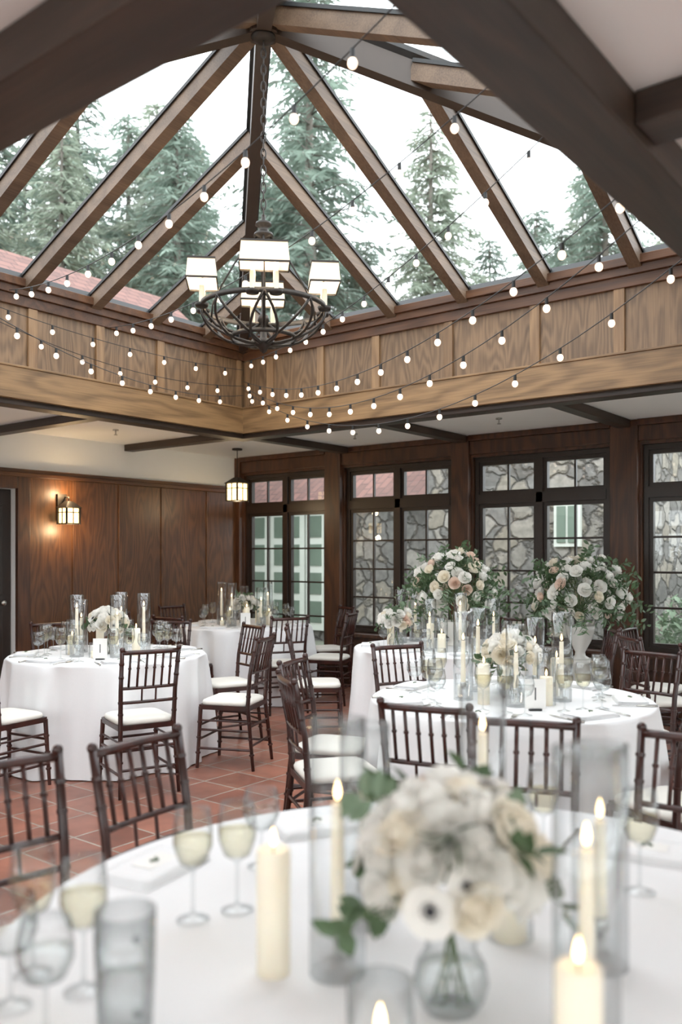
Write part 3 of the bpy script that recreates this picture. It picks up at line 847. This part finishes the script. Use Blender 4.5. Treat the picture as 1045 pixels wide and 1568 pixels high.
# ------------------------------------------------------------------ lay out tables
TABS=[
 (-2.089,4.081,.72,[-79,203,-124,-21,74,152,20],1.0,1),
 (-3.652,6.032,.75,[215,260,30,330,90],1.05,1),
 (-5.389,4.031,.72,[-26,24,-77,165,117,74,215],1.0,1),
 (-6.500,6.620,.70,[-25,16,66,-82,-128,178],.97,1),
 (-1.238,6.912,.72,[218,182,255],1.0,0),
]
for ti,(cx,cy,Rt,angs,rc,full) in enumerate(TABS):
    place(table_mesh(Rt,30+ti,'dining_table'),'dining_table',(cx,cy,0))
    for a in angs:
        if ti==1 and a in(330,260): continue
        t=math.radians(a);r=rc
        if a in (203,-124): r=.95
        chair(cx+r*math.cos(t),cy+r*math.sin(t),a+180+U(-6,6))
    ns=7 if Rt<.8 else 8
    for k in range(ns):
        t=math.radians(angs[0])+2*pi*k/ns
        if ti==0: t+=.1
        def P(r,off): return (cx+r*math.cos(t)-off*math.sin(t),cy+r*math.sin(t)+off*math.cos(t),TZ)
        place(NK,'folded_napkin',P(Rt-.13,-.04),t+pi/2)
        place(G1,'wine_glass',P(Rt-.27,.06),U(0,6))
        place(G2,'water_goblet',P(Rt-.24,.155),U(0,6))
        if ti in (0,2): place(G1,'wine_glass',P(Rt-.28,-.05),U(0,6))
        if ti in (0,2):
            place(FK,'dinner_fork',P(Rt-.125,.115),t+pi);place(KN,'dinner_knife',P(Rt-.125,-.185),t+pi)
    place(CPm[ti%2],'floral_centerpiece',(cx if ti!=1 else cx-.27,cy if ti!=1 else cy-.33,TZ),ti*1.3)
    if ti!=1:
        for k in range(5):
            t=math.radians(15+72*k+ti*17);place(HU[(k+ti)%3],'hurricane_taper_candle',(cx+.26*math.cos(t),cy+.26*math.sin(t),TZ),0)
            t=math.radians(51+72*k+ti*17);place(PI[(k+ti)%3],'pillar_candle' if (k+ti)%3<2 else 'votive_candle',(cx+.26*math.cos(t),cy+.26*math.sin(t),TZ),0)
        t=math.radians(-52);place(TN,'table_number_card',(cx+.38*math.cos(t+.12),cy+.38*math.sin(t+.12),TZ),math.radians(38))
    else:
        for (dx,dy,k) in ((-.47,.03,0),(.05,-.34,1),(.28,-.27,2),(-.45,.22,0),(.42,.0,1)):
            place(HU[k],'hurricane_taper_candle',(cx+dx,cy+dy,TZ),0)
        for (dx,dy,k) in ((-.02,-.22,0),(.17,-.36,1),(-.47,-.12,0)):
            place(PI[k],'pillar_candle',(cx+dx,cy+dy,TZ),0)
place(BGm[0],'large_flower_arrangement',(-3.66,6.16,TZ),.4)
mb=MB();mb.lathe([(.001,0),(.17,0),(.17,.03),(.11,.05),(.1,.3),(.1,.56),(.14,.6),(.15,.63),(.001,.63)],40,0)
mb.obj('white_pedestal',[M_china],0,(-2.905,6.93,0))
place(BGm[1],'large_flower_arrangement',(-2.905,6.93,.631),1.0)

# near table
NX,NY=-.854,1.491
place(table_mesh(.92,77,'dining_table'),'dining_table',(NX,NY,0))
chair(-2.04,1.30,-7);chair(-1.97,1.79,5)
for a in (112,89):
    t=math.radians(a);chair(NX+1.19*math.cos(t),NY+1.19*math.sin(t),a+180)
place(CPn,'floral_centerpiece',(-.734,1.224,TZ),0)
place(HU[0],'hurricane_taper_candle',(-.955,1.205,TZ));place(HU[2],'hurricane_taper_candle',(-.93,1.685,TZ));place(HU[0],'hurricane_taper_candle',(-.512,1.245,TZ))
place(HU[1],'hurricane_taper_candle',(-1.04,1.40,TZ))
PL=pillar(.03,.22).mesh('pillar_candle',[M_glass,M_wax,M_flame,M_wick])
place(PL,'pillar_candle',(-1.045,1.135,TZ));place(PL,'pillar_candle',(-.443,1.051,TZ))
place(PI[2],'votive_candle',(-.708,.99,TZ),0,sc=1.3)
place(PI[1],'pillar_candle',(-.78,1.52,TZ))
place(HU[1],'hurricane_taper_candle',(-.60,1.52,TZ))
place(G1,'wine_glass',(-1.322,1.196,TZ));place(G1,'wine_glass',(-1.285,1.285,TZ))
place(G1,'wine_glass',(-1.372,.867,TZ));place(G1,'wine_glass',(-1.25,.885,TZ));place(MUG,'glass_mug',(-1.075,.835,TZ),-.3)
place(G2,'water_goblet',(-1.17,.76,TZ));place(G2,'water_goblet',(-1.30,.78,TZ))
for (x,y,a) in ((-1.60,1.33,-80),(-1.50,1.80,60),(-.73,2.15,10),(-.40,2.0,-20)):
    place(NK,'folded_napkin',(x,y,TZ),math.radians(a))
place(G1,'wine_glass',(-.66,1.9,TZ));place(G2,'water_goblet',(-.36,1.72,TZ));place(G1,'wine_glass',(-.92,1.97,TZ));place(G2,'water_goblet',(-1.28,1.72,TZ));place(G2,'water_goblet',(-1.42,1.50,TZ))
place(FK,'dinner_fork',(-.55,2.1,TZ),math.radians(100));place(KN,'dinner_knife',(-.92,2.12,TZ),math.radians(100))

# ------------------------------------------------------------------ exterior
mb=MB();mb.box(-70,50,8.25,90,-.2,-.1);mb.box(-70,-8.25,-40,8.25,-.2,-.1);mb.box(4.25,50,-40,8.25,-.2,-.1);mb.box(-8.25,4.25,-40,-4.25,-.2,-.1);mb.obj('outdoor_ground',[M_ground])
mb=MB()
mb.box(-13.6,-7.5,12.5,18,-.1,2.6,0)
mb.add([(-13.8,12.2,2.5),(-7.4,12.2,2.5),(-7.4,15.3,4.7),(-13.8,15.3,4.7),(-13.8,18.4,2.5),(-7.4,18.4,2.5)],[(0,1,2,3),(3,2,5,4)],1)
mb.box(-7.5,-4.3,11.8,18,-.1,4.4,0)
mb.add([(-7.7,11.6,4.3),(-4.1,11.6,4.3),(-5.9,11.6,5.4),(-7.7,18,4.3),(-4.1,18,4.3),(-5.9,18,5.4)],[(0,2,5,3),(1,4,5,2)],1)
mb.add([(-7.5,11.8,4.4),(-4.3,11.8,4.4),(-5.9,11.8,5.35)],[(0,1,2)],0)
mb.box(-5.32,-4.92,11.74,11.82,1.62,2.26,2);mb.box(-5.27,-5.14,11.72,11.75,1.68,2.2,3);mb.box(-5.10,-4.97,11.72,11.75,1.68,2.2,3)
for x0 in (-13.3,-12.4,-11.5,-10.6):
    mb.box(x0,x0+.85,12.42,12.5,.1,2.3,2)
    for i in range(2):
        for j in range(4):
            mb.box(x0+.10+i*.36,x0+.38+i*.36,12.40,12.43,.24+j*.53,.64+j*.53,3)
mb.obj('stone_house',[M_stone,M_shing,M_white,M_dim])
mb=MB()
mb.box(-16,-12.8,-4,12,-.1,4.9,0)
mb.add([(-10.6,-4.3,4.0),(-10.6,12.1,4.0),(-14.2,12.1,6.9),(-14.2,-4.3,6.9),(-18,12.1,4.0),(-18,-4.3,4.0)],[(0,1,2,3),(3,2,4,5)],1)
mb.obj('shingled_wing',[M_stone,M_shing])

def tree_mesh(seed,H_,spread,mats,dens=1.0):
    rnd=random.Random(seed);mb=MB()
    mb.tube([(0,0,0),(.05,0,H_*.35),(0,.05,H_*.7),(0,0,H_)],.1,7,0,rs=[.26,.18,.10,.02])
    nw=int(60*dens)
    for w in range(nw):
        z=H_*(.1+.89*(w/nw)**.95);f=1-z/H_
        for b in range(rnd.randint(4,7)):
            a=rnd.uniform(0,6.28);L=spread*(f**.7)*rnd.uniform(.5,1.2)+.25
            ca,sa=math.cos(a),math.sin(a);pts=[]
            for i in range(6):
                t=i/5;pts.append(Vector((ca*L*t,sa*L*t,z+L*(.22*t-.42*t*t))))
            mb.tube([pts[0],pts[2],pts[5]],.02,3,0,rs=[.03,.018,.006])
            ns_=max(5,int(L*14))
            for k in range(ns_):
                t=.12+.88*k/ns_;i=min(4,int(t*5));p=pts[i].lerp(pts[i+1],t*5-i)
                for sd in (-1,1):
                    ln=rnd.uniform(.2,.6)*(.5+.6*(1-t)+.2);sp=rnd.uniform(.3,1.0)
                    d=Vector((-sa*sd*sp+ca*.6,ca*sd*sp+sa*.6,rnd.uniform(-.95,.05))).normalized()
                    s=Vector((rnd.gauss(0,1),rnd.gauss(0,1),rnd.gauss(0,.4))).normalized()*(rnd.uniform(.02,.048))
                    q=p+d*ln
                    mb.add([p,p+d*ln*.45+s,q,p+d*ln*.45-s],[(0,1,2,3)],1)
    return mb.mesh('spruce_tree',mats)
TM=[tree_mesh(1,15,3.3,[M_bark,M_need]),tree_mesh(2,15,3.0,[M_bark,M_need2]),tree_mesh(3,15,3.8,[M_bark,M_need],.9)]
trees=[(-20.2,17.6,15.4,0),(-20.0,23.7,22.5,2),(-16.4,26.0,17.5,1),(-11.5,29.5,17.2,0),(-22.8,12.6,13.6,1),(-22.6,20.0,16.2,2),
 (-13.5,30.5,14.0,2),(-5.6,27.5,15.0,2),(-25,8.5,15.0,0),(-2.2,25,11,0),(-28,16,18,2),(-20,27,14,0),(-24,4,15,2),(-21.5,14.5,14,1),(-8.2,25.5,11,1)]
for i,(x,y,h,k) in enumerate(trees):
    place(TM[k],'spruce_tree',(x,y,-.1),i*1.7,sc=h/15)
k=0
a=98
while a<166:
    d=34+U(-2,6);t=math.radians(a+U(-1.2,1.2));place(TM[k%3],'spruce_tree',(d*math.cos(t),d*math.sin(t),-.1),k*2.1,sc=U(.88,1.12)*(1.22 if a>128 else .98));k+=1
    a+=2.6 if a>125 else 3.6
def shrub(seed):
    rnd=random.Random(seed);mb=MB()
    for k in range(12):
        a=rnd.uniform(0,6.28);mb.tube([(0,0,0),(.25*math.cos(a),.25*math.sin(a),.5),(.5*math.cos(a),.5*math.sin(a),.9)],.012,4,0)
    for k in range(900):
        u=rnd.uniform(-.2,1);s=math.sqrt(max(0,1-u*u));a=rnd.uniform(0,6.28);f=rnd.uniform(.6,1)
        p=Vector((s*math.cos(a)*.8*f,s*math.sin(a)*.8*f,.45+.7*u*f))
        leaf(mb,p,(rnd.gauss(0,1),rnd.gauss(0,1),rnd.gauss(0,1)),(0,0,1),.13,.06,1)
    return mb.mesh('garden_shrub',[M_bark,M_leaf2])
SH=shrub(3)
for (x,y,s) in ((-2.9,11.2,1.1),(-1.6,13.2,1.8),(0,12.2,1.4),(-2.0,15.5,2.2),(-.2,17,2.4),(1.5,14,2)): place(SH,'garden_shrub',(x,y,-.1),x,sc=s)

# ------------------------------------------------------------------ light, world, camera
w=bpy.data.worlds.new('overcast_sky');scene.world=w;w.use_nodes=True
nt=w.node_tree;bg=nt.nodes['Background']
tc=N(nt,'ShaderNodeTexCoord');sx_=N(nt,'ShaderNodeSeparateXYZ');nt.links.new(tc.outputs['Generated'],sx_.inputs[0])
cr=N(nt,'ShaderNodeValToRGB');cr.color_ramp.elements[0].color=(.82,.87,.90,1);cr.color_ramp.elements[1].color=(.91,.955,1,1);cr.color_ramp.elements[1].position=.5
nt.links.new(sx_.outputs['Z'],cr.inputs['Fac']);nt.links.new(cr.outputs['Color'],bg.inputs['Color'])
bg.inputs['Strength'].default_value=4.6

cam=bpy.data.cameras.new('camera');co=bpy.data.objects.new('camera',cam);scene.collection.objects.link(co)
co.location=(0,0,1.5);co.rotation_euler=(pi/2,0,math.radians(38.17))
cam.sensor_fit='VERTICAL';cam.sensor_height=36;cam.sensor_width=24;cam.lens=30.5;cam.shift_y=.042
cam.clip_start=.05;cam.clip_end=300
cam.dof.use_dof=True;cam.dof.focus_distance=6.0;cam.dof.aperture_fstop=1.8
scene.camera=co
scene.view_settings.view_transform='Standard'
scene.view_settings.exposure=0.18
scene.view_settings.gamma=1.07
